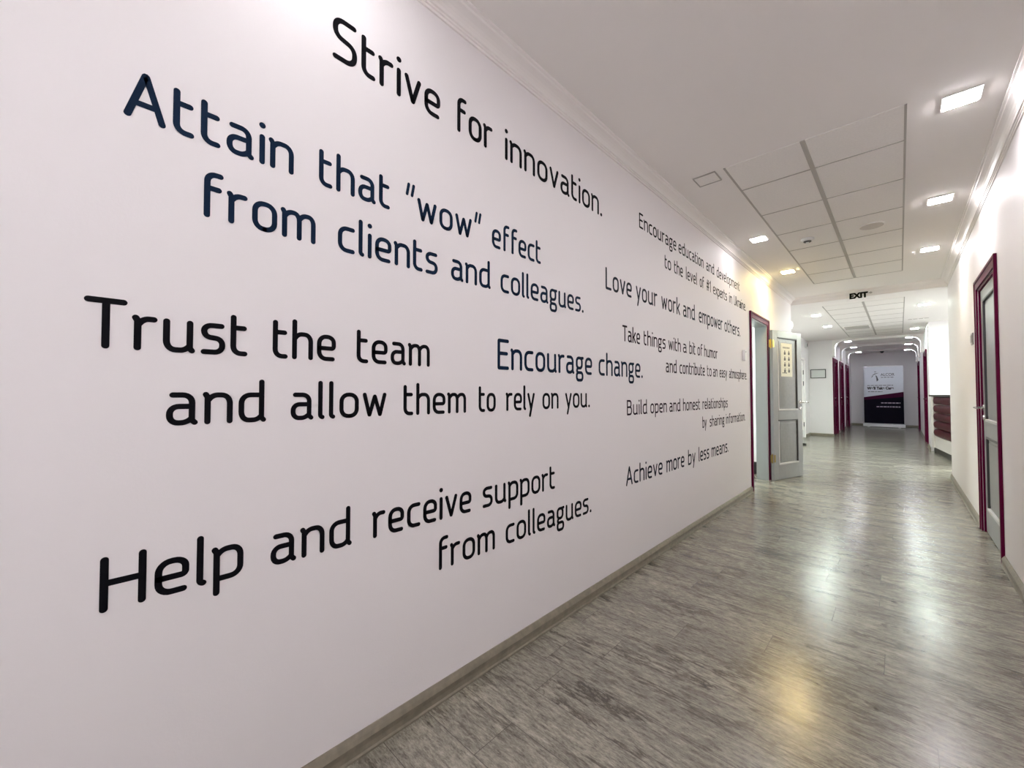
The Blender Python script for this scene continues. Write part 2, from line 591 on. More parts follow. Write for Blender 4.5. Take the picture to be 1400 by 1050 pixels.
# three shallow light arches of the far corridor: ceiling band with rounded haunches down to door-top height
for k, y in enumerate((14.32, 16.25, 18.3)):
    px0, px1, zt = FL + 0.055, FR - 0.055, CF - 0.055
    R_ = 0.16
    inner = [(px0, 2.20)]
    for i in range(9):
        a = math.pi - i / 8 * math.pi / 2
        inner.append((px0 + R_ + R_ * math.cos(a), zt - R_ + R_ * math.sin(a)))
    for i in range(9):
        a = math.pi / 2 - i / 8 * math.pi / 2
        inner.append((px1 - R_ + R_ * math.cos(a), zt - R_ + R_ * math.sin(a)))
    inner.append((px1, 2.20))
    outer = [(FL, 2.20)] + [(FL, max(2.21, min(CF, p[1] + 0.0))) for p in inner[1:9]] + [(FL, CF)] + [(FR, CF)] + [(FR, min(CF, p[1])) for p in inner[10:-1]] + [(FR, 2.20)]
    mb = MB()
    n = len(inner)
    outer = [(FL, 2.20)] + [(FL if i < n // 2 else FR, min(CF, p[1] + (CF - zt) * 1.0) if 0 < i < n - 1 else p[1]) for i, p in enumerate(inner)][1:-1] + [(FR, 2.20)]
    # corner pair keeps the band square against wall and ceiling
    outer[9] = (FL, CF)
    outer[10] = (FR, CF)
    y0, y1 = y - 0.13, y + 0.13
    v = [(p[0], y0, p[1]) for p in inner] + [(p[0], y0, p[1]) for p in outer] + [(p[0], y1, p[1]) for p in inner] + [(p[0], y1, p[1]) for p in outer]
    f = []
    for i in range(n - 1):
        f.append((i, i + 1, n + i + 1, n + i))
        f.append((2 * n + i, 2 * n + i + 1, 3 * n + i + 1, 3 * n + i))
        f.append((i, i + 1, 2 * n + i + 1, 2 * n + i))
        f.append((n + i, n + i + 1, 3 * n + i + 1, 3 * n + i))
    f.append((0, n, 3 * n, 2 * n))
    f.append((n - 1, 2 * n - 1, 4 * n - 1, 3 * n - 1))
    mb.add(v, f)
    struct('trim_%d' % (6 + k), mb, M['ceil'])


# ------------------------------------------------------------------ ceiling downlights
def make_light(name, glow, label, loc, group, size=0.15):
    t = thing(name, label, 'ceiling light', loc, 0, group)
    s, i = size / 2, size / 2 - 0.012
    fr = MB()
    for a in ((-s, s, -s, -i), (-s, s, i, s), (-s, -i, -i, i), (i, s, -i, i)):
        fr.box(a[0], a[1], a[2], a[3], -0.008, 0)
    fr.build('frame', M['white'], t, 0.002)
    MB().box(-i, i, -i, i, -0.0115, -0.001).build('diffuser', glow, t)
    return t


GN = 'square lights of the near corridor'
for y, lab in ((3.2, 'largest lit square ceiling light, nearest the camera by the right cornice'),
               (4.76, 'second lit square ceiling light along the right cornice'),
               (6.32, 'third lit square ceiling light along the right cornice, above the right door'),
               (1.65, 'square ceiling light above the viewer on the right'),
               (0.10, 'square ceiling light beside the viewer on the right'),
               (-1.45, 'square ceiling light behind the viewer on the right')):
    make_light('ceiling_light', M['near_glow'], lab, (0.263, y, CE), GN)
for y, lab in ((4.71, 'white square ceiling light on the left, above the end of the top slogan'),
               (0.45, 'square ceiling light above the left wall beside the viewer'),
               (-1.10, 'square ceiling light behind the viewer on the left')):
    make_light('ceiling_light', M['soft_glow'], lab, (-1.015, y, CE), GN)
make_light('ceiling_light', M['warm_glow'], 'warm yellow square ceiling light in front of the open grey door', (-1.022, 6.24, CE), GN)
GM = 'square lights of the middle bay'
make_light('ceiling_light', M['mid_glow'], 'nearer of two left lights in the middle bay past the exit sign', (-1.12, 9.5, CF), GM)
make_light('ceiling_light', M['mid_glow'], 'farther of two left lights in the middle bay past the exit sign', (-1.125, 11.23, CF), GM)
make_light('ceiling_light', M['mid_glow'], 'right light of the middle bay just past the exit sign', (0.314, 9.56, CF), GM)
make_light('ceiling_light', M['mid_glow'], 'right light just in front of the first arch', (0.27, 12.95, CF), GM)
GF = 'lights set in the arches of the far corridor'
for y, word in ((14.32, 'first'), (16.25, 'second'), (18.3, 'third')):
    for x, side in ((-1.0, 'left'), (0.2, 'right')):
        make_light('ceiling_light', M['far_glow'], '%s light in the %s arch of the far corridor' % (side, word), (x, y, CF - 0.055), GF)
# unseen fill panels, added to brighten the reception bay and the side room
make_light('square_ceiling_light', M['bay_glow'], 'bright ceiling panel over the reception desk', (1.35, 10.3, CF), None, 0.6)
make_light('square_ceiling_light', M['bay_glow'], 'bright ceiling panel in the reception bay near its window', (2.5, 10.3, CF), None, 0.6)
make_light('square_ceiling_light', M['room_glow'], 'bright ceiling panel in the room behind the open door', (-2.6, 6.6, CE), None, 0.6)

# unlit square light
t = thing('unlit_ceiling_light', 'unlit square recessed light between left cornice and ceiling tiles', 'ceiling light', (-1.0, 3.13, CE))
s, i = 0.078, 0.071
fr = MB()
for a in ((-s, s, -s, -i), (-s, s, i, s), (-s, -i, -i, i), (i, s, -i, i)):
    fr.box(a[0], a[1], a[2], a[3], -0.008, 0)
fr.build('frame', M['grid'], t, 0.001)
MB().box(-i, i, -i, i, -0.004, 0).build('diffuser', M['tile'], t)

# smoke detector, round speaker
t = thing('smoke_detector', 'small white smoke detector with dark ring on the left ceiling tile', 'smoke detector', (-0.655, 5.05, CE - 0.003))
MB().lathe([(0.056, 0), (0.056, -0.012), (0.048, -0.022), (0.034, -0.026)], 28).build('housing', M['plastic'], t)
MB().lathe([(0.034, -0.026), (0.032, -0.034), (0.014, -0.036)], 24).build('sensor_ring', M['plastic_dark'], t)
MB().lathe([(0.013, -0.036), (0.012, -0.043), (0.004, -0.045)], 16).build('sensor_cap', M['plastic'], t)
t = thing('ceiling_speaker', 'round grey speaker grille on the right ceiling tile', 'speaker', (-0.165, 5.06, CE - 0.003))
MB().lathe([(0.098, 0), (0.098, -0.006), (0.088, -0.009)], 36).build('rim', M['tile'], t)
MB().lathe([(0.087, -0.006), (0.086, -0.010), (0.04, -0.012)], 36).build('grille', M['speaker'], t)

# vent tile and small speaker in the middle bay, dome camera at the end
t = thing('ceiling_vent', 'slatted square vent among the ceiling tiles of the middle bay', 'vent', (-0.665, 11.8, CF - 0.003))
fr = MB()
for a in ((-.23, .23, -.28, -.255), (-.23, .23, .255, .28), (-.23, -.205, -.255, .255), (.205, .23, -.255, .255)):
    fr.box(a[0], a[1], a[2], a[3], -0.010, 0)
fr.build('frame', M['white'], t)
for k in range(8):
    y = -0.22 + k * 0.063
    MB().add([(-.205, y - .02, -.002), (.205, y - .02, -.002), (.205, y + .02, -.014), (-.205, y + .02, -.014), (-.205, y - .02, -.004), (.205, y - .02, -.004), (.205, y + .02, -.016), (-.205, y + .02, -.016)],
             [(0, 1, 2, 3), (4, 7, 6, 5), (0, 4, 5, 1), (1, 5, 6, 2), (2, 6, 7, 3), (3, 7, 4, 0)]).build('slat', M['grid'], t)
t = thing('ceiling_air_slot', 'thin grey slot grille on the right ceiling of the middle bay', 'vent', (0.29, 11.3, CF))
MB().box(-0.17, 0.17, -0.05, 0.05, -0.006, 0).build('frame', M['white'], t, 0.002)
for k in range(4):
    MB().box(-0.15 + k * 0.078, -0.15 + k * 0.078 + 0.06, -0.022, 0.022, -0.008, -0.005).build('slot', M['grid'], t)
t = thing('dome_camera', 'small black dome camera on the ceiling near the end wall', 'camera', (-0.42, 19.0, CF))
MB().lathe([(0.06, 0), (0.06, -0.025), (0.05, -0.03)], 24).build('base', M['plastic_dark'], t)
MB().lathe([(0.048, -0.03), (0.044, -0.055), (0.03, -0.075), (0.008, -0.083)], 24).build('dome', M['rubber'], t)


# ------------------------------------------------------------------ doors
def casing(mb, ya, yb, zt, xin, sgn, wd=0.075, th=0.02, depth=0.14, jamb_t=0.018):
    """profiled surround on the wall face x = xin; sgn points into the corridor; with jamb lining"""
    # two-step boards: outer raised lip and inner flat
    lip = 0.022
    for a, b in ((ya - wd, ya), (yb, yb + wd)):
        outer = (a, a + lip) if a < ya else (b - lip, b)
        inner = (a + lip, b) if a < ya else (a, b - lip)
        mb.box(xin, xin + sgn * th, outer[0], outer[1], 0, zt + wd)
        mb.box(xin, xin + sgn * th * 0.68, inner[0], inner[1], 0, zt + wd - lip)
    mb.box(xin, xin + sgn * th, ya - wd + lip, yb + wd - lip, zt + wd - lip, zt + wd)
    mb.box(xin, xin + sgn * th * 0.68, ya, yb, zt, zt + wd - lip)


def lining(mb, ya, yb, zt, xin, sgn, depth, t=0.016):
    mb.box(xin, xin - sgn * depth, ya, ya + t, 0, zt)
    mb.box(xin, xin - sgn * depth, yb - t, yb, 0, zt)
    mb.box(xin, xin - sgn * depth, ya + t, yb - t, zt - t, zt)


def leaf(parent, wd, ht, th, mleaf, mpanel, mbead, mbead2, name='door_leaf'):
    """leaf in local coords: x from 0 (hinge) to wd, y from 0 to -th (front face at y = -th), z up; panels on both faces"""
    z0 = 0.008
    st = 0.12
    rails = [(z0, 0.205), (0.82, 0.945), (ht - 0.09, ht)]
    m = MB()
    m.box(0, st, -th, 0, z0, ht)
    m.box(wd - st, wd, -th, 0, z0, ht)
    for a, b in rails:
        m.box(st, wd - st, -th, 0, a, b)
    lf = m.build(name, mleaf, parent, 0.002)
    for a, b in ((0.205, 0.82), (0.945, ht - 0.09)):
        p = MB()
        p.box(st, wd - st, -th + 0.012, -0.012, a, b)
        p.box(st + 0.05, wd - st - 0.05, -th + 0.007, -0.007, a + 0.05, b - 0.05)
        p.build('panel', mpanel, lf, 0.002)
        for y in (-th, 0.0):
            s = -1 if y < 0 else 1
            q = MB()  # lower and hinge-side mouldings, coloured as if lit on the grey doors
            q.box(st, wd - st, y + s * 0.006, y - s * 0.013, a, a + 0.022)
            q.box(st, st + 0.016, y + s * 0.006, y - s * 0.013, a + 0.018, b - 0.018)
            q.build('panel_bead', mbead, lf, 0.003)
            q = MB()  # upper and latch-side mouldings, coloured as if shaded on the grey doors
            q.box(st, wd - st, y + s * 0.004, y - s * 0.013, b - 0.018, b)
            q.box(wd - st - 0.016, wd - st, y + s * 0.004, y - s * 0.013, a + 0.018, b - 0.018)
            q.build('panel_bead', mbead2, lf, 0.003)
    return lf


def lever(parent, x, z, y, out, along, m):
    """lever handle: rosette, neck, lever, and a keyhole rosette below. out: +1/-1 along local y, along: +1/-1 along local x"""
    h = MB()
    rx = Matrix.Rotation(math.radians(-90 * out), 4, 'X')
    h.lathe([(0.026, -0.004), (0.026, 0.006), (0.020, 0.010)], 24, Matrix.Translation((x, y, z)) @ rx)
    o_ = out
    h.tube([(x, y, z), (x, y + o_ * 0.045, z), (x + along * 0.012, y + o_ * 0.055, z + 0.001), (x + along * 0.06, y + o_ * 0.057, z + 0.003), (x + along * 0.125, y + o_ * 0.054, z - 0.002)], [0.010, 0.010, 0.010, 0.009, 0.007], 12)
    h.build('handle', m, parent)
    k = MB()
    k.lathe([(0.024, -0.004), (0.024, 0.006), (0.018, 0.011)], 24, Matrix.Translation((x, y, z - 0.085)) @ rx)
    k.build('keyhole_rosette', m, parent)


# door_1: open grey door in the left wall
d1 = thing('door_1', 'crimson framed doorway in the left wall with its grey door standing open', 'door', kind='structure')
c = MB(); casing(c, DY0, DY1, DZ, -DL, 1); c.build('door_frame', M['crimson'], d1, 0.003)
c = MB(); lining(c, DY0, DY1, DZ, -DL - 0.002, 1, T)
c.build('jamb_lining', M['jamb'], d1)
th_leaf = 0.04
hinge_pos = (-DL + 0.028, DY1 + 0.005, 0)
ang = math.atan2(7.112 - hinge_pos[1], -1.063 - hinge_pos[0])
# leaf built in local coords, placed through its own matrix
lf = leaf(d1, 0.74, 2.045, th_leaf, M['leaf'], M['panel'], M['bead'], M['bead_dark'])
lf.location = hinge_pos
lf.rotation_euler = (0, 0, ang)
# front face (towards the camera) is local y = -th
lever(lf, 0.74 - 0.06, 1.055, -th_leaf, -1, 1, M['chrome'])
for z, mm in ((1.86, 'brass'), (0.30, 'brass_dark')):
    hb = MB()
    hb.tube([(-0.006, -th_leaf * 0.5, z - 0.055), (-0.006, -th_leaf * 0.5, z + 0.055)], 0.009, 12)
    hb.tube([(-0.006, -th_leaf * 0.5, z - 0.066), (-0.006, -th_leaf * 0.5, z - 0.055)], [0.004, 0.008], 12)
    hb.tube([(-0.006, -th_leaf * 0.5, z + 0.055), (-0.006, -th_leaf * 0.5, z + 0.066)], [0.008, 0.004], 12)
    hb.box(0, 0.034, -th_leaf - 0.003, -th_leaf + 0.001, z - 0.05, z + 0.05)
    hb.box(-0.046, -0.012, -th_leaf * 0.5 - 0.002, -th_leaf * 0.5 + 0.002, z - 0.05, z + 0.05)
    hb.build('hinge', M[mm], lf)

# poster on that door
po = thing('poster', 'cream paper notice with a grid of small dark pictures, on the open grey door', 'poster', hinge_pos, ang)
yp = -th_leaf + 0.006
px0, px1, pz0, pz1 = 0.215, 0.500, 1.415, 1.880
MB().box(px0, px1, yp - 0.0012, yp + 0.0004, pz0, pz1).build('paper', M['paper'], po)
for r in range(4):
    for cidx in range(2):
        cx = px0 + 0.095 + cidx * 0.105
        cz = pz1 - 0.13 - r * 0.082
        pr = MB()
        pr.add([(cx - .022, yp - .0016, cz - .030), (cx + .018, yp - .0016, cz - .030), (cx + .024, yp - .0016, cz - .002), (cx + .010, yp - .0016, cz + .010), (cx - .012, yp - .0016, cz + .010), (cx - .024, yp - .0016, cz - .004)], [tuple(range(6))])
        pr.add([(cx + .012 * math.cos(a * .785), yp - .0016, cz + .020 + .012 * math.sin(a * .785)) for a in range(8)], [tuple(range(8))])
        pr.build('printed_picture', M['print'], po)
pr = MB()
for k in range(5):
    pr.box(px0 + 0.05 + k * 0.036, px0 + 0.05 + k * 0.036 + 0.022, yp - .0016, yp - .0012, pz1 - 0.072, pz1 - 0.050)
pr.build('printed_heading', M['print'], po)
pr = MB()
for k in range(3):
    pr.box(px0 + 0.03 + k * 0.04, px0 + 0.03 + k * 0.04 + 0.030, yp - .0016, yp - .0012, pz0 + 0.045, pz0 + 0.058)
pr.build('printed_footer', M['print'], po)

# door_2: closed grey door in the right wall
d2 = thing('door_2', 'crimson framed closed grey door in the near right wall', 'door', kind='structure')
c = MB(); casing(c, RY0, RY1, RZ, DR, -1, wd=0.08, th=0.018); c.build('door_frame', M['crimson'], d2, 0.003)
c = MB(); lining(c, RY0, RY1, RZ, DR + 0.002, -1, T); c.build('jamb_lining', M['crimson'], d2)
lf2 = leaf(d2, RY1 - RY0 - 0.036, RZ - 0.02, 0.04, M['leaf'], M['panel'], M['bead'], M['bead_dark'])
lf2.location = (DR + 0.035, RY0 + 0.018, 0)
lf2.rotation_euler = (0, 0, math.radians(90))
# local x -> +y, local y -> -x : local y = 0 is the corridor-side face plus; shift so that it lies in the jamb
lf2.location.x = DR + 0.014
# local +y points to -x (into the corridor)
lever(lf2, RY1 - RY0 - 0.036 - 0.055, 1.06, 0.0, 1, -1, M['chrome'])

# door_3: white door in the bay behind the open door
d3 = thing('door_3', 'white door in the left wall of the middle bay, seen past the open grey door', 'door', kind='structure')
c = MB(); casing(c, MD0, MD1, MDZ, XM, 1, wd=0.06, th=0.018); c.build('door_frame', M['white'], d3, 0.003)
lf3 = leaf(d3, MD1 - MD0 - 0.01, MDZ - 0.008, 0.04, M['plastic'], M['plastic'], M['white'], M['white'])
lf3.location = (XM - 0.02 , MD1 - 0.005, 0)
lf3.rotation_euler = (0, 0, math.radians(-90))
lever(lf3, 0.78, 1.05, 0.0, 1, -1, M['plastic_dark'])
for z in (1.75, 1.45, 0.35):
    hb = MB()
    hb.tube([(0.0, 0.004, z - 0.06), (0.0, 0.004, z + 0.06)], 0.012, 10)
    hb.build('hinge', M['plastic_dark'], lf3)


# crimson doors of the far corridor
def far_door(n, ya, yb, face, label):
    d = thing('door_%d' % n, label, 'door', kind='structure')
    x = FL if face > 0 else FR
    c = MB(); casing(c, ya, yb, FDZ, x, face, wd=0.07, th=0.02)
    c.build('door_frame', M['crimson'], d, 0.003)
    c = MB(); lining(c, ya, yb, FDZ, x, face, 0.068); c.build('jamb_lining', M['crimson'], d)
    wd = yb - ya - 0.036
    lf = leaf(d, wd, FDZ - 0.02, 0.04, M['crimson_leaf'], M['crimson_leaf'], M['crimson'], M['crimson'])
    if face > 0:
        lf.location = (x - 0.022, yb - 0.018, 0)
        lf.rotation_euler = (0, 0, math.radians(-90))
    else:
        lf.location = (x + 0.022, ya + 0.018, 0)
        lf.rotation_euler = (0, 0, math.radians(90))
    lever(lf, wd - 0.06, 1.05, 0.0, 1, -1, M['chrome'])


far_door(4, *LD[0], 1, 'first crimson door on the left of the far corridor')
far_door(5, *LD[1], 1, 'second crimson door on the left of the far corridor')
far_door(6, *LD[2], 1, 'third crimson door on the left, nearest the end wall')
far_door(7, *RD[0], -1, 'crimson door on the right beside the reception desk')
far_door(8, *RD[1], -1, 'crimson door on the right beside the roll-up banner')

# ------------------------------------------------------------------ stroke lettering of the slogans
HW = 0.058
B_, X_, C_, A_, DSC = HW, 0.715 - HW, 1.0 - HW, 1.03 - HW, -0.235


def fillet(pts):
    """pts: (x, y) or (x, y, r); rounds the inner corners"""
    P = [(p[0], p[1], p[2] if len(p) > 2 else 0.0) for p in pts]
    out = [(P[0][0], P[0][1])]
    for i in range(1, len(P) - 1):
        p = Vector(P[i][:2]); a = Vector(P[i - 1][:2]); c = Vector(P[i + 1][:2]); r = P[i][2]
        if r <= 0:
            out.append(tuple(p))
            continue
        da, dc = (a - p), (c - p)
        ra = min(r, da.length * (0.5 if P[i - 1][2] and i > 1 else 1.0))
        rc = min(r, dc.length * (0.5 if P[i + 1][2] and i < len(P) - 2 else 1.0))
        s = p + da.normalized() * ra
        e = p + dc.normalized() * rc
        for k in range(8):
            t = k / 7
            k1 = s + (p - s) * 0.58
            k2 = e + (p - e) * 0.58
            q = s * (1 - t) ** 3 + k1 * 3 * t * (1 - t) ** 2 + k2 * 3 * t * t * (1 - t) + e * t ** 3
            out.append((q.x, q.y))
    out.append((P[-1][0], P[-1][1]))
    res = [out[0]]
    for q in out[1:]:
        if (q[0] - res[-1][0]) ** 2 + (q[1] - res[-1][1]) ** 2 > 1e-8:
            res.append(q)
    return res


def loop(x0, y0, x1, y1, r):
    xm = (x0 + x1) / 2
    return [(xm, y0), (x1, y0, r), (x1, y1, r), (x0, y1, r), (x0, y0, r), (xm, y0)]


def arch(x0, x1, spur=True):
    return [(x0, X_ - 0.13), (x0 + 0.10, X_, 0.09), (x1, X_, 0.19), (x1, B_)]


W = 0.43
NSTEM = [(-0.035, X_ + 0.012), (0, X_ - 0.05), (0, B_)]
G = {
    'a': ([[(0.05, X_), (0.39, X_, .17), (0.39, B_ + 0.05), (0.44, B_)], [(0.39, 0.41), (0, 0.41, .16), (0, B_, .16), (0.30, B_, .10), (0.39, B_ + 0.10)]], 0.44),
    'b': ([[(0, A_), (0, B_)], [(0, X_ - .12), (.10, X_, .09), (W, X_, .19), (W, B_, .19), (0, B_)]], W),
    'c': ([[(0.37, X_), (0, X_, .20), (0, B_, .20), (0.37, B_)]], 0.37),
    'd': ([[(W, A_), (W, B_ + 0.05), (W + 0.045, B_)], [(W, X_), (0, X_, .20), (0, B_, .20), (W - 0.10, B_, .08), (W, B_ + 0.10)]], W + 0.045),
    'e': ([[(0.39, B_), (0, B_, .20), (0, X_, .20), (0.42, X_, .19), (0.42, 0.345, .07), (0, 0.345)]], 0.42),
    'f': ([[(0.31, A_), (0.06, A_, .17), (0.06, B_)], [(0.06, X_), (0.28, X_)]], 0.30),
    'g': ([loop(0, 0.25, 0.37, X_, .15), [(0.30, X_ - 0.005), (0.44, X_ + 0.005)], [(0.09, 0.25), (0.01, 0.19, .06), (0.03, 0.085, .06), (0.10, 0.07)], loop(0, -0.235, 0.42, 0.07, .13)], 0.43),
    'h': ([[(0, A_), (0, B_)], arch(0, W)], W),
    'i': ([[(0, X_), (0, B_)], [(0, 0.93), (0, 0.931)]], 0.0),
    'k': ([[(0, A_), (0, B_)], [(0.02, 0.37), (0.12, 0.37), (0.36, X_)], [(0.13, 0.37), (0.38, B_)]], 0.38),
    'l': ([[(0, A_), (0, B_ + 0.02, .05), (0.055, B_)]], 0.05),
    'm': ([NSTEM, arch(0, 0.36), [(0.36, X_ - .13), (0.46, X_, .09), (0.72, X_, .18), (0.72, B_)]], 0.72),
    'n': ([NSTEM, arch(0, W)], W),
    'o': ([loop(0, B_, W + .01, X_, .20)], W + .01),
    'p': ([[(-0.035, X_ + 0.012), (0, X_ - 0.05), (0, DSC)], [(0, X_ - .12), (.10, X_, .09), (W, X_, .19), (W, B_, .19), (0, B_)]], W),
    'r': ([NSTEM, [(0, X_ - .13), (.10, X_, .09), (0.27, X_)]], 0.26),
    's': ([[(0.35, X_), (0, X_, .16), (0, 0.40, .13), (0.37, 0.36, .13), (0.37, B_, .16), (0, B_)]], 0.37),
    't': ([[(0, 0.90), (0, B_, .17), (0.25, B_)], [(0, X_), (0.23, X_)]], 0.25),
    'u': ([[(0, X_), (0, B_, .19), (W - .10, B_, .08), (W, B_ + 0.10)], [(W, X_), (W, B_ + 0.05), (W + 0.04, B_)]], W + 0.04),
    'v': ([[(0, X_), (0.20, B_, .03), (0.40, X_)]], 0.40),
    'w': ([[(0, X_), (0.15, B_, .03), (0.315, X_ - 0.04, .03), (0.48, B_, .03), (0.63, X_)]], 0.63),
    'x': ([[(0, X_), (0.38, B_)], [(0.38, X_), (0, B_)]], 0.38),
    'y': ([[(0, X_), (0.20, B_)], [(0.40, X_), (0.12, DSC)]], 0.40),
    'A': ([[(0, B_), (0.27, C_, .04), (0.54, B_)], [(0.10, 0.33), (0.44, 0.33)]], 0.54),
    'B': ([[(0, B_), (0, C_), (0.43, C_, .18), (0.43, 0.53, .17), (0, 0.53)], [(0.25, 0.53), (0.48, 0.53, .19), (0.48, B_, .20), (0, B_)]], 0.48),
    'E': ([[(0.42, C_), (0, C_, .02), (0, B_, .02), (0.42, B_)], [(0, 0.53), (0.37, 0.53)]], 0.42),
    'H': ([[(0, C_), (0, B_)], [(0.52, C_), (0.52, B_)], [(0, 0.52), (0.52, 0.52)]], 0.52),
    'L': ([[(0, C_), (0, B_, .03), (0.40, B_)]], 0.40),
    'S': ([[(0.45, C_ - 0.01), (0, C_, .20), (0, 0.56, .15), (0.47, 0.46, .15), (0.47, B_, .20), (0, B_ + 0.01)]], 0.47),
    'T': ([[(0, C_), (0.54, C_)], [(0.27, C_), (0.27, B_)]], 0.54),
    'U': ([[(0, C_), (0, B_, .22), (0.50, B_, .22), (0.50, C_)]], 0.50),
    '.': ([[(0, B_ + 0.01), (0, B_ + 0.011)]], 0.0),
    '"': ([[(0.06, 1.02), (0, 0.70)], [(0.24, 1.02), (0.18, 0.70)]], 0.24),
    '#': ([[(0.13, C_), (0.06, B_)], [(0.36, C_), (0.29, B_)], [(0, 0.66), (0.44, 0.66)], [(-0.02, 0.34), (0.42, 0.34)]], 0.44),
    '1': ([[(0, C_ - 0.16), (0.17, C_), (0.17, B_)]], 0.17),
}
GAP = 0.235


def word_strokes(word):
    """strokes in units of the cap height, with the inked left and right ends"""
    x = 0.0
    out = []
    for ch in word:
        st, adv = G[ch]
        for s in st:
            dot = len(s) == 2 and abs(s[0][1] - s[1][1]) < 0.01 and abs(s[0][0] - s[1][0]) < 0.001
            out.append(([(px + x, py) for px, py in fillet(s)], HW * (1.18 if dot else 0.8 if ch == '"' else 1.0)))
        x += adv + (GAP if ch != '"' else GAP - 0.04)
    lo = min(p[0] - h for s, h in out for p in s)
    hi = max(p[0] + h for s, h in out for p in s)
    return out, lo, hi


def ribbon(pts, hw):
    """outline polygon strips of a round-ended stroke: list of convex quads and fans as (verts, faces)"""
    P = [Vector(p) for p in pts]
    n = len(P)
    L_, R_ = [], []
    for i in range(n):
        d0 = (P[i] - P[i - 1]).normalized() if i > 0 else (P[1] - P[0]).normalized()
        d1 = (P[i + 1] - P[i]).normalized() if i < n - 1 else d0
        nrm = Vector((-(d0 + d1).y, (d0 + d1).x))
        nrm = nrm.normalized() if nrm.length > 1e-6 else Vector((-d0.y, d0.x))
        cosh = max(0.45, nrm.dot(Vector((-d0.y, d0.x))))
        L_.append(P[i] + nrm * hw / cosh)
        R_.append(P[i] - nrm * hw / cosh)
    d0 = (P[1] - P[0]).normalized()
    d1 = (P[-1] - P[-2]).normalized()
    a0 = math.atan2(d0.y, d0.x) + math.pi / 2
    a1 = math.atan2(d1.y, d1.x) - math.pi / 2
    cap0 = [P[0] + Vector((math.cos(a0 + math.pi * k / 8), math.sin(a0 + math.pi * k / 8))) * hw for k in range(1, 8)]
    cap1 = [P[-1] + Vector((math.cos(a1 + math.pi * k / 8), math.sin(a1 + math.pi * k / 8))) * hw for k in range(1, 8)]
    return L_, R_, cap0, cap1


def text_line(words, z, cap, material, parent):
    for wd, y0, y1 in words:
        mb = MB()
        k = 0
        st, lo, hi = word_strokes(wd)
        sx = (y1 - y0) / (hi - lo) 
        # stroke thickness stays the same in both directions, so scale the centre lines between the inked ends
        hw = HW * cap
        for pts, h in st:
            h_ = h * cap
            q = [(y0 + hw + (p[0] - lo - HW) * (y1 - y0 - 2 * hw) / (hi - lo - 2 * HW), z + p[1] * cap) for p in pts]
            Ls, Rs, c0, c1 = ribbon(q, h_)
            t0, t1 = 0.0, 0.0010 + (k % 7) * 0.00004
            k += 1
            x1 = -DL + t1
            n = len(Ls)
            v = [(x1, p.x, p.y) for p in Ls] + [(x1, p.x, p.y) for p in Rs]
            f = [(i, i + 1, n + i + 1, n + i) for i in range(n - 1)]
            base_i = len(v)
            v += [(x1, p.x, p.y) for p in c0]
            f.append(tuple([0] + list(range(base_i, base_i + len(c0))) + [n]))
            base_j = len(v)
            v += [(x1, p.x, p.y) for p in c1]
            f.append(tuple([2 * n - 1] + list(range(base_j, base_j + len(c1))) + [n - 1]))
            mb.add(v, f)
            # rim down to the wall
            ring = list(range(n)) + [base_j + i for i in range(len(c1))][::-1] + list(range(2 * n - 1, n - 1, -1)) + [base_i + i for i in range(len(c0))][::-1]
            rv = [v[i] for i in ring]
            m_ = len(rv)
            mb.add(rv + [(-DL + 0.0003, p[1], p[2]) for p in rv], [(i, (i + 1) % m_, m_ + (i + 1) % m_, m_ + i) for i in range(m_)])
        o = mb.build('word', material, parent)
        o['label'] = 'word ' + wd.strip('."')


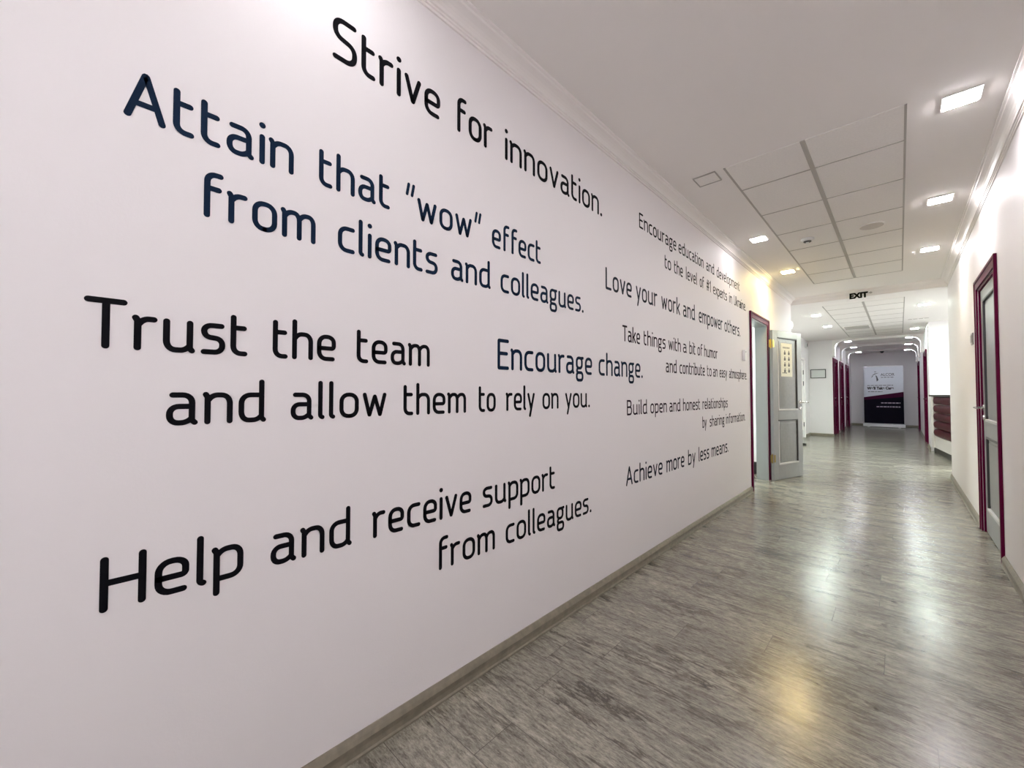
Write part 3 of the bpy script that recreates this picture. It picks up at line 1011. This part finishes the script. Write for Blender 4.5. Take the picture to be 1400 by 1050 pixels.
SLOGANS = [
    ('black slogan Strive for innovation, topmost on the left wall', 'black_ink', [
        (2.263, 0.146, [('Strive', 0.528, 0.951), ('for', 1.037, 1.237), ('innovation.', 1.316, 2.164)])]),
    ('navy slogan Attain that wow effect from clients and colleagues', 'navy_ink', [
        (1.833, 0.120, [('Attain', 0.048, 0.417), ('that', 0.490, 0.734), ('"wow"', 0.798, 1.171), ('effect', 1.235, 1.575)]),
        (1.641, 0.120, [('from', 0.202, 0.482), ('clients', 0.551, 0.942), ('and', 1.008, 1.227), ('colleagues.', 1.289, 1.958)])]),
    ('large black slogan Trust the team and allow them to rely on you', 'black_ink', [
        (1.282, 0.116, [('Trust', -0.008, 0.305), ('the', 0.367, 0.548), ('team', 0.617, 0.907)]),
        (1.100, 0.116, [('and', 0.135, 0.353), ('allow', 0.417, 0.726), ('them', 0.794, 1.088), ('to', 1.158, 1.259), ('rely', 1.323, 1.526), ('on', 1.587, 1.719), ('you.', 1.780, 2.018)])]),
    ('navy slogan Encourage change, right of the word team', 'navy_ink', [
        (1.288, 0.140, [('Encourage', 1.270, 2.044), ('change.', 2.117, 2.692)])]),
    ('black slogan Help and receive support from colleagues, lowest on the left wall', 'black_ink', [
        (0.687, 0.124, [('Help', 0.027, 0.303), ('and', 0.369, 0.606), ('receive', 0.676, 1.118), ('support', 1.182, 1.687)]),
        (0.494, 0.124, [('from', 0.954, 1.255), ('colleagues.', 1.323, 2.030)])]),
    ('dark slogan Encourage education and development to the level of experts, high beside the door', 'black_ink', [
        (2.345, 0.108, [('Encourage', 2.656, 3.309), ('education', 3.358, 3.950), ('and', 4.022, 4.250), ('development', 4.325, 5.125)]),
        (2.155, 0.108, [('to', 3.081, 3.201), ('the', 3.264, 3.445), ('level', 3.514, 3.775), ('of', 3.845, 3.955), ('#1', 4.026, 4.140), ('experts', 4.212, 4.648), ('in', 4.728, 4.835), ('Ukraine.', 4.902, 5.375)])]),
    ('slate slogan Love your work and empower others', 'slate_ink', [
        (1.826, 0.138, [('Love', 2.201, 2.539), ('your', 2.601, 2.940), ('work', 3.014, 3.375), ('and', 3.442, 3.715), ('empower', 3.812, 4.490), ('others.', 4.557, 5.128)])]),
    ('plum black slogan Take things with a bit of humor and contribute to an easy atmosphere', 'plum_ink', [
        (1.522, 0.107, [('Take', 2.408, 2.656), ('things', 2.714, 3.082), ('with', 3.138, 3.384), ('a', 3.433, 3.513), ('bit', 3.575, 3.715), ('of', 3.769, 3.894), ('humor', 3.942, 4.318)]),
        (1.343, 0.107, [('and', 3.085, 3.296), ('contribute', 3.356, 3.951), ('to', 4.014, 4.137), ('an', 4.183, 4.314), ('easy', 4.378, 4.620), ('atmosphere.', 4.694, 5.379)])]),
    ('plum black slogan Build open and honest relationships by sharing information', 'plum_ink', [
        (1.035, 0.102, [('Build', 2.462, 2.759), ('open', 2.811, 3.095), ('and', 3.146, 3.364), ('honest', 3.421, 3.814), ('relationships', 3.880, 4.628)]),
        (0.866, 0.102, [('by', 3.874, 3.982), ('sharing', 4.069, 4.511), ('information.', 4.568, 5.286)])]),
    ('slate slogan Achieve more by less means, low beside the open door', 'slate_ink', [
        (0.573, 0.128, [('Achieve', 2.444, 3.008), ('more', 3.076, 3.436), ('by', 3.521, 3.688), ('less', 3.770, 4.043), ('means.', 4.111, 4.633)])]),
]
for lab, ink, lines in SLOGANS:
    s = thing('slogan', lab, 'lettering', (0, 0, 0), 0, 'slogans lettered on the left wall')
    for z, cap, words in lines:
        text_line(words, z, cap, M[ink], s)


# ------------------------------------------------------------------ lettering with the built-in typeface
def letters(name, txt, size, material, parent, loc, rot, depth=0.001, width=None, align='LEFT', bold=0.0):
    cu = bpy.data.curves.new(name, 'FONT')
    cu.body = txt
    cu.size = size
    cu.extrude = depth
    cu.offset = bold
    cu.align_x = align
    tmp = bpy.data.objects.new(name, cu)
    COL.objects.link(tmp)
    dg = bpy.context.evaluated_depsgraph_get()
    me = bpy.data.meshes.new_from_object(tmp.evaluated_get(dg))
    COL.objects.unlink(tmp)
    bpy.data.objects.remove(tmp)
    if width:
        xs = [v.co.x for v in me.vertices]
        k = width / (max(xs) - min(xs))
        for v in me.vertices:
            v.co.x *= k
    me.materials.clear()
    me.materials.append(material)
    o = bpy.data.objects.new(name, me)
    COL.objects.link(o)
    o.parent = parent
    o.location = loc
    o.rotation_euler = rot
    return o


UP = (math.radians(90), 0, 0)
# exit sign over the passage
ex = thing('exit_sign', 'exit sign in black letters on the beam over the passage', 'sign', (-0.42, YS - 0.080, 0))
MB().box(-0.145, 0.175, -0.011, -0.005, 2.600, 2.730).build('panel', M['glass'], ex)
MB().box(-0.145, 0.175, -0.016, 0.004, 2.730, 2.742).build('rail', M['white'], ex, 0.002)
letters('lettering', 'EXIT', 0.108, M['sign_black'], ex, (-0.115, -0.0125, 2.633), UP, 0.001, 0.215, bold=0.007)
ar = MB()
for pts in ([(0.125, 2.668), (0.155, 2.690), (0.125, 2.712)],):
    ar.add([(0.108, -0.0135, 2.683), (0.128, -0.0135, 2.683), (0.128, -0.0135, 2.671), (0.152, -0.0135, 2.690), (0.128, -0.0135, 2.709), (0.128, -0.0135, 2.697), (0.108, -0.0135, 2.697)], [tuple(range(7))])
ar.build('arrow', M['grid'], ex)

# roll-up banner
bw, bz0, bz1 = 1.03, 0.13, 2.13
bn = thing('roll_up_banner', 'roll-up banner, white above and dark below, standing before the end wall', 'banner', (-0.415, 19.25, 0), math.radians(-3))
b = MB()
b.box(-bw / 2 - 0.03, bw / 2 + 0.03, -0.07, 0.07, 0.015, 0.105)
b.prism([(-0.07, 0.105), (0.07, 0.105), (0.035, 0.135), (-0.035, 0.135)], lambda p, t: (t, p[0], p[1]), -bw / 2 - 0.03, bw / 2 + 0.03)
b.build('cassette', M['alu'], bn, 0.006)
for sx in (-0.4, 0.4):
    MB().box(sx - 0.03, sx + 0.03, -0.10, 0.10, 0.0, 0.016).build('foot', M['alu'], bn, 0.003)
MB().tube([(0, 0.03, 0.10), (0, 0.03, bz1)], 0.012, 10).build('pole', M['alu'], bn)
MB().box(-bw / 2, bw / 2, -0.018, 0.008, bz1 - 0.012, bz1 + 0.018).build('top_rail', M['alu'], bn, 0.004)
sheet = MB().box(-bw / 2, bw / 2, -0.006, -0.004, bz0, bz1).build('sheet', M['banner_white'], bn)
zl, zr = 1.05, 1.235
yk = -0.0068
MB().add([(-bw / 2, yk, bz0), (bw / 2, yk, bz0), (bw / 2, yk, zr - 0.17), (-bw / 2, yk, zl - 0.10)], [(0, 1, 2, 3)]).build('dark_field', M['banner_navy'], sheet)
MB().add([(-bw / 2, yk, zl - 0.10), (bw / 2, yk, zr - 0.17), (bw / 2, yk, zr), (-bw / 2, yk, zl)], [(0, 1, 2, 3)]).build('crimson_band', M['banner_red'], sheet)
yl = -0.0072
letters('lettering', 'ALCOR', 0.135, M['banner_grey'], sheet, (-0.06, yl, 1.795), UP, 0.0003, 0.36, bold=0.002)
lg = MB()
# star-like mark of three swooping blades
for poly in ([(-0.31, 1.80), (-0.22, 1.885), (-0.10, 1.91), (-0.20, 1.86)], [(-0.31, 1.745), (-0.28, 1.80), (-0.24, 1.82), (-0.285, 1.755)],
             [(-0.24, 1.935), (-0.20, 1.965), (-0.16, 1.945), (-0.20, 1.935)], [(-0.20, 1.83), (-0.155, 1.79), (-0.115, 1.655), (-0.165, 1.60), (-0.175, 1.74)]):
    lg.add([(p[0], yl, p[1]) for p in poly], [(0, 1, 2, 3) if len(poly) == 4 else tuple(range(len(poly)))])
lg.build('emblem', M['banner_grey'], sheet)


def dashes(name, x0, x1, z, hgt, material, seed):
    r = random.Random(seed)
    d = MB()
    x = x0
    while x < x1 - 0.02:
        w_ = min(r.uniform(0.04, 0.10), x1 - x)
        d.box(x, x + w_, yl - 0.0002, yl, z, z + hgt)
        x += w_ + 0.018
    d.build(name, material, sheet)


dashes('small_print', -0.05, 0.30, 1.735, 0.022, M['banner_grey'], 3)
dashes('small_print', -0.42, 0.28, 1.455, 0.020, M['banner_grey'], 5)
letters('lettering', "We'll Take Care", 0.13, M['black_ink'], sheet, (-0.42, yl, 1.325), UP, 0.0003, 0.70, bold=0.006)
dashes('small_print', -0.40, -0.02, 1.235, 0.020, M['banner_grey'], 8)
dashes('pale_print', -0.06, 0.43, 0.835, 0.034, M['banner_pale'], 11)
dashes('pale_print', -0.18, 0.43, 0.700, 0.034, M['banner_pale'], 12)

# ------------------------------------------------------------------ small wall things
t = thing('card_reader', 'small white access reader on the left wall beside the open doorway', 'access reader', (-DL, 5.235, 1.62))
MB().box(0, 0.030, -0.028, 0.028, -0.062, 0.062).build('housing', M['plastic'], t, 0.005)
MB().box(0.030, 0.0315, -0.012, 0.012, 0.034, 0.045).build('display', M['plastic_grey'], t)
t = thing('light_switch', 'small grey plate on the right wall just past the crimson door', 'wall plate', (DR, 5.72, 1.69))  # blank grey plaque, taken for a room sign
MB().box(-0.010, 0, -0.055, 0.055, -0.055, 0.055).build('plate', M['plastic_grey'], t, 0.004)
MB().box(-0.015, -0.010, -0.035, 0.035, -0.035, 0.035).build('rocker', M['plastic_grey'], t, 0.002)
t = thing('picture_frame', 'small dark framed certificate on the white wall left of the far doors', 'picture', (-1.65, YF, 1.735))
fr = MB()
hw_, hh = 0.175, 0.125
for a in ((-hw_, hw_, -hh, -hh + 0.018), (-hw_, hw_, hh - 0.018, hh), (-hw_, -hw_ + 0.018, -hh + 0.018, hh - 0.018), (hw_ - 0.018, hw_, -hh + 0.018, hh - 0.018)):
    fr.box(a[0], a[1], -0.022, 0, a[2], a[3])
fr.build('frame', M['cert_frame'], t, 0.002)
MB().box(-hw_ + 0.018, hw_ - 0.018, -0.010, 0, -hh + 0.018, hh - 0.018).build('certificate', M['cert'], t)
t = thing('wall_sensor', 'small white and dark sensor high on the wall past the open door', 'sensor', (XM, 13.6, 2.50))
MB().box(0, 0.05, -0.035, 0.035, -0.06, 0.06).build('housing', M['plastic'], t, 0.01)
MB().box(0.05, 0.058, -0.025, 0.025, -0.035, 0.045).build('lens', M['plastic_dark'], t, 0.003)
# air conditioner high on the bay wall
t = thing('air_conditioner', 'grey-white wall air conditioner just past the end of the left wall', 'air conditioner', (XM, 9.5, 2.50))
ac = MB()
ac.prism([(0, -0.06), (0.20, -0.06), (0.29, 0.00), (0.31, 0.06), (0.31, 0.13), (0.29, 0.155), (0, 0.155)], lambda p, tt: (p[0], tt, p[1]), -0.45, 0.45)
ac.build('body', M['plastic'], t, 0.006)
MB().prism([(0.18, -0.066), (0.205, -0.064), (0.292, -0.005), (0.286, -0.001)], lambda p, tt: (p[0], tt, p[1]), -0.40, 0.40).build('louvre', M['plastic_dark'], t)
# door stop on the floor
t = thing('door_stop', 'small black rubber door stop on the floor past the open door', 'door stop', (-1.66, 11.35, 0))
MB().prism([(-0.10, 0), (0.10, 0), (0.10, 0.035), (0.06, 0.045), (-0.10, 0.012)], lambda p, tt: (p[0], tt, p[1]), -0.05, 0.05).build('wedge', M['rubber'], t, 0.004)
t = thing('waste_bin', 'small black bin inside the doorway behind the crimson frame', 'bin', (-1.62, 6.85, 0))
MB().lathe([(0.09, 0), (0.115, 0.14), (0.118, 0.15), (0.108, 0.15), (0.085, 0.01)], 24).build('body', M['rubber'], t)

# ------------------------------------------------------------------ reception desk
A0 = Vector((FR + 0.008, YA - 0.085, 0))      # far left end of the front
A1 = Vector((0.70, 9.75, 0))         # near end of the front
dirv = (A1 - A0).normalized()
nrm = Vector((dirv.y, -dirv.x, 0))   # towards the corridor
if nrm.x > 0:
    nrm = -nrm
LEN = (A1 - A0).length
desk = thing('reception_desk', 'reception desk clad in dark red rounded slats behind the right wall corner', 'desk', tuple(A0), 0)
desk.rotation_euler = (0, 0, math.atan2(dirv.y, dirv.x))
# local x along the front (0..LEN), local +/-y across: find which side is the corridor
side = -1.0 if (Matrix.Rotation(-math.atan2(dirv.y, dirv.x), 3, 'Z') @ nrm).y < 0 else 1.0
b = MB()
b.box(0.0, LEN, -side * 0.06, -side * 0.60, 0.10, 1.12)
b.build('body', M['desk_white'], desk)
MB().box(0.0, 0.20, 0, -side * 0.06, 0.10, 1.12).build('end_panel', M['desk_white'], desk, 0.004)
MB().box(0.02, LEN, -side * 0.03, -side * 0.58, 0, 0.10).build('plinth', M['desk_dark'], desk)
MB().box(0.0, LEN + 0.02, side * 0.03, -side * 0.62, 1.12, 1.155).build('worktop', M['desk_dark'], desk, 0.006)
MB().box(0.20, LEN, -side * 0.02, -side * 0.06, 0.10, 0.33).build('lower_panel', M['desk_white'], desk)
for k in range(5):
    z0 = 0.335 + k * 0.157
    z1 = z0 + 0.15
    zm = (z0 + z1) / 2
    prof = [(-side * 0.058, z0)] + [(side * (-0.058 + 0.075 * math.sin(math.pi * i / 10) ** 0.6), zm - 0.075 * math.cos(math.pi * i / 10)) for i in range(1, 10)] + [(-side * 0.058, z1)]
    s = MB()
    n_ = len(prof)
    # rounded nose at the far end
    xs = [0.20, 0.205, 0.215, 0.235, 0.27, 0.32, LEN]
    sc = [0.0, 0.35, 0.6, 0.8, 0.95, 1.0, 1.0]
    rings = []
    for x_, k_ in zip(xs, sc):
        rings.append([(x_, -side * 0.058 + (p[0] + side * 0.058) * k_, zm + (p[1] - zm) * (0.6 + 0.4 * k_)) for p in prof])
    v = [p for r_ in rings for p in r_]
    f = []
    for i in range(len(xs) - 1):
        for j in range(n_ - 1):
            f.append((i * n_ + j, i * n_ + j + 1, (i + 1) * n_ + j + 1, (i + 1) * n_ + j))
        f.append((i * n_ + n_ - 1, i * n_, (i + 1) * n_, (i + 1) * n_ + n_ - 1))
    f.append(tuple(range(n_)))
    f.append(tuple((len(xs) - 1) * n_ + j for j in range(n_)))
    s.add(v, f)
    s.build('slat', M['desk_red'], desk)
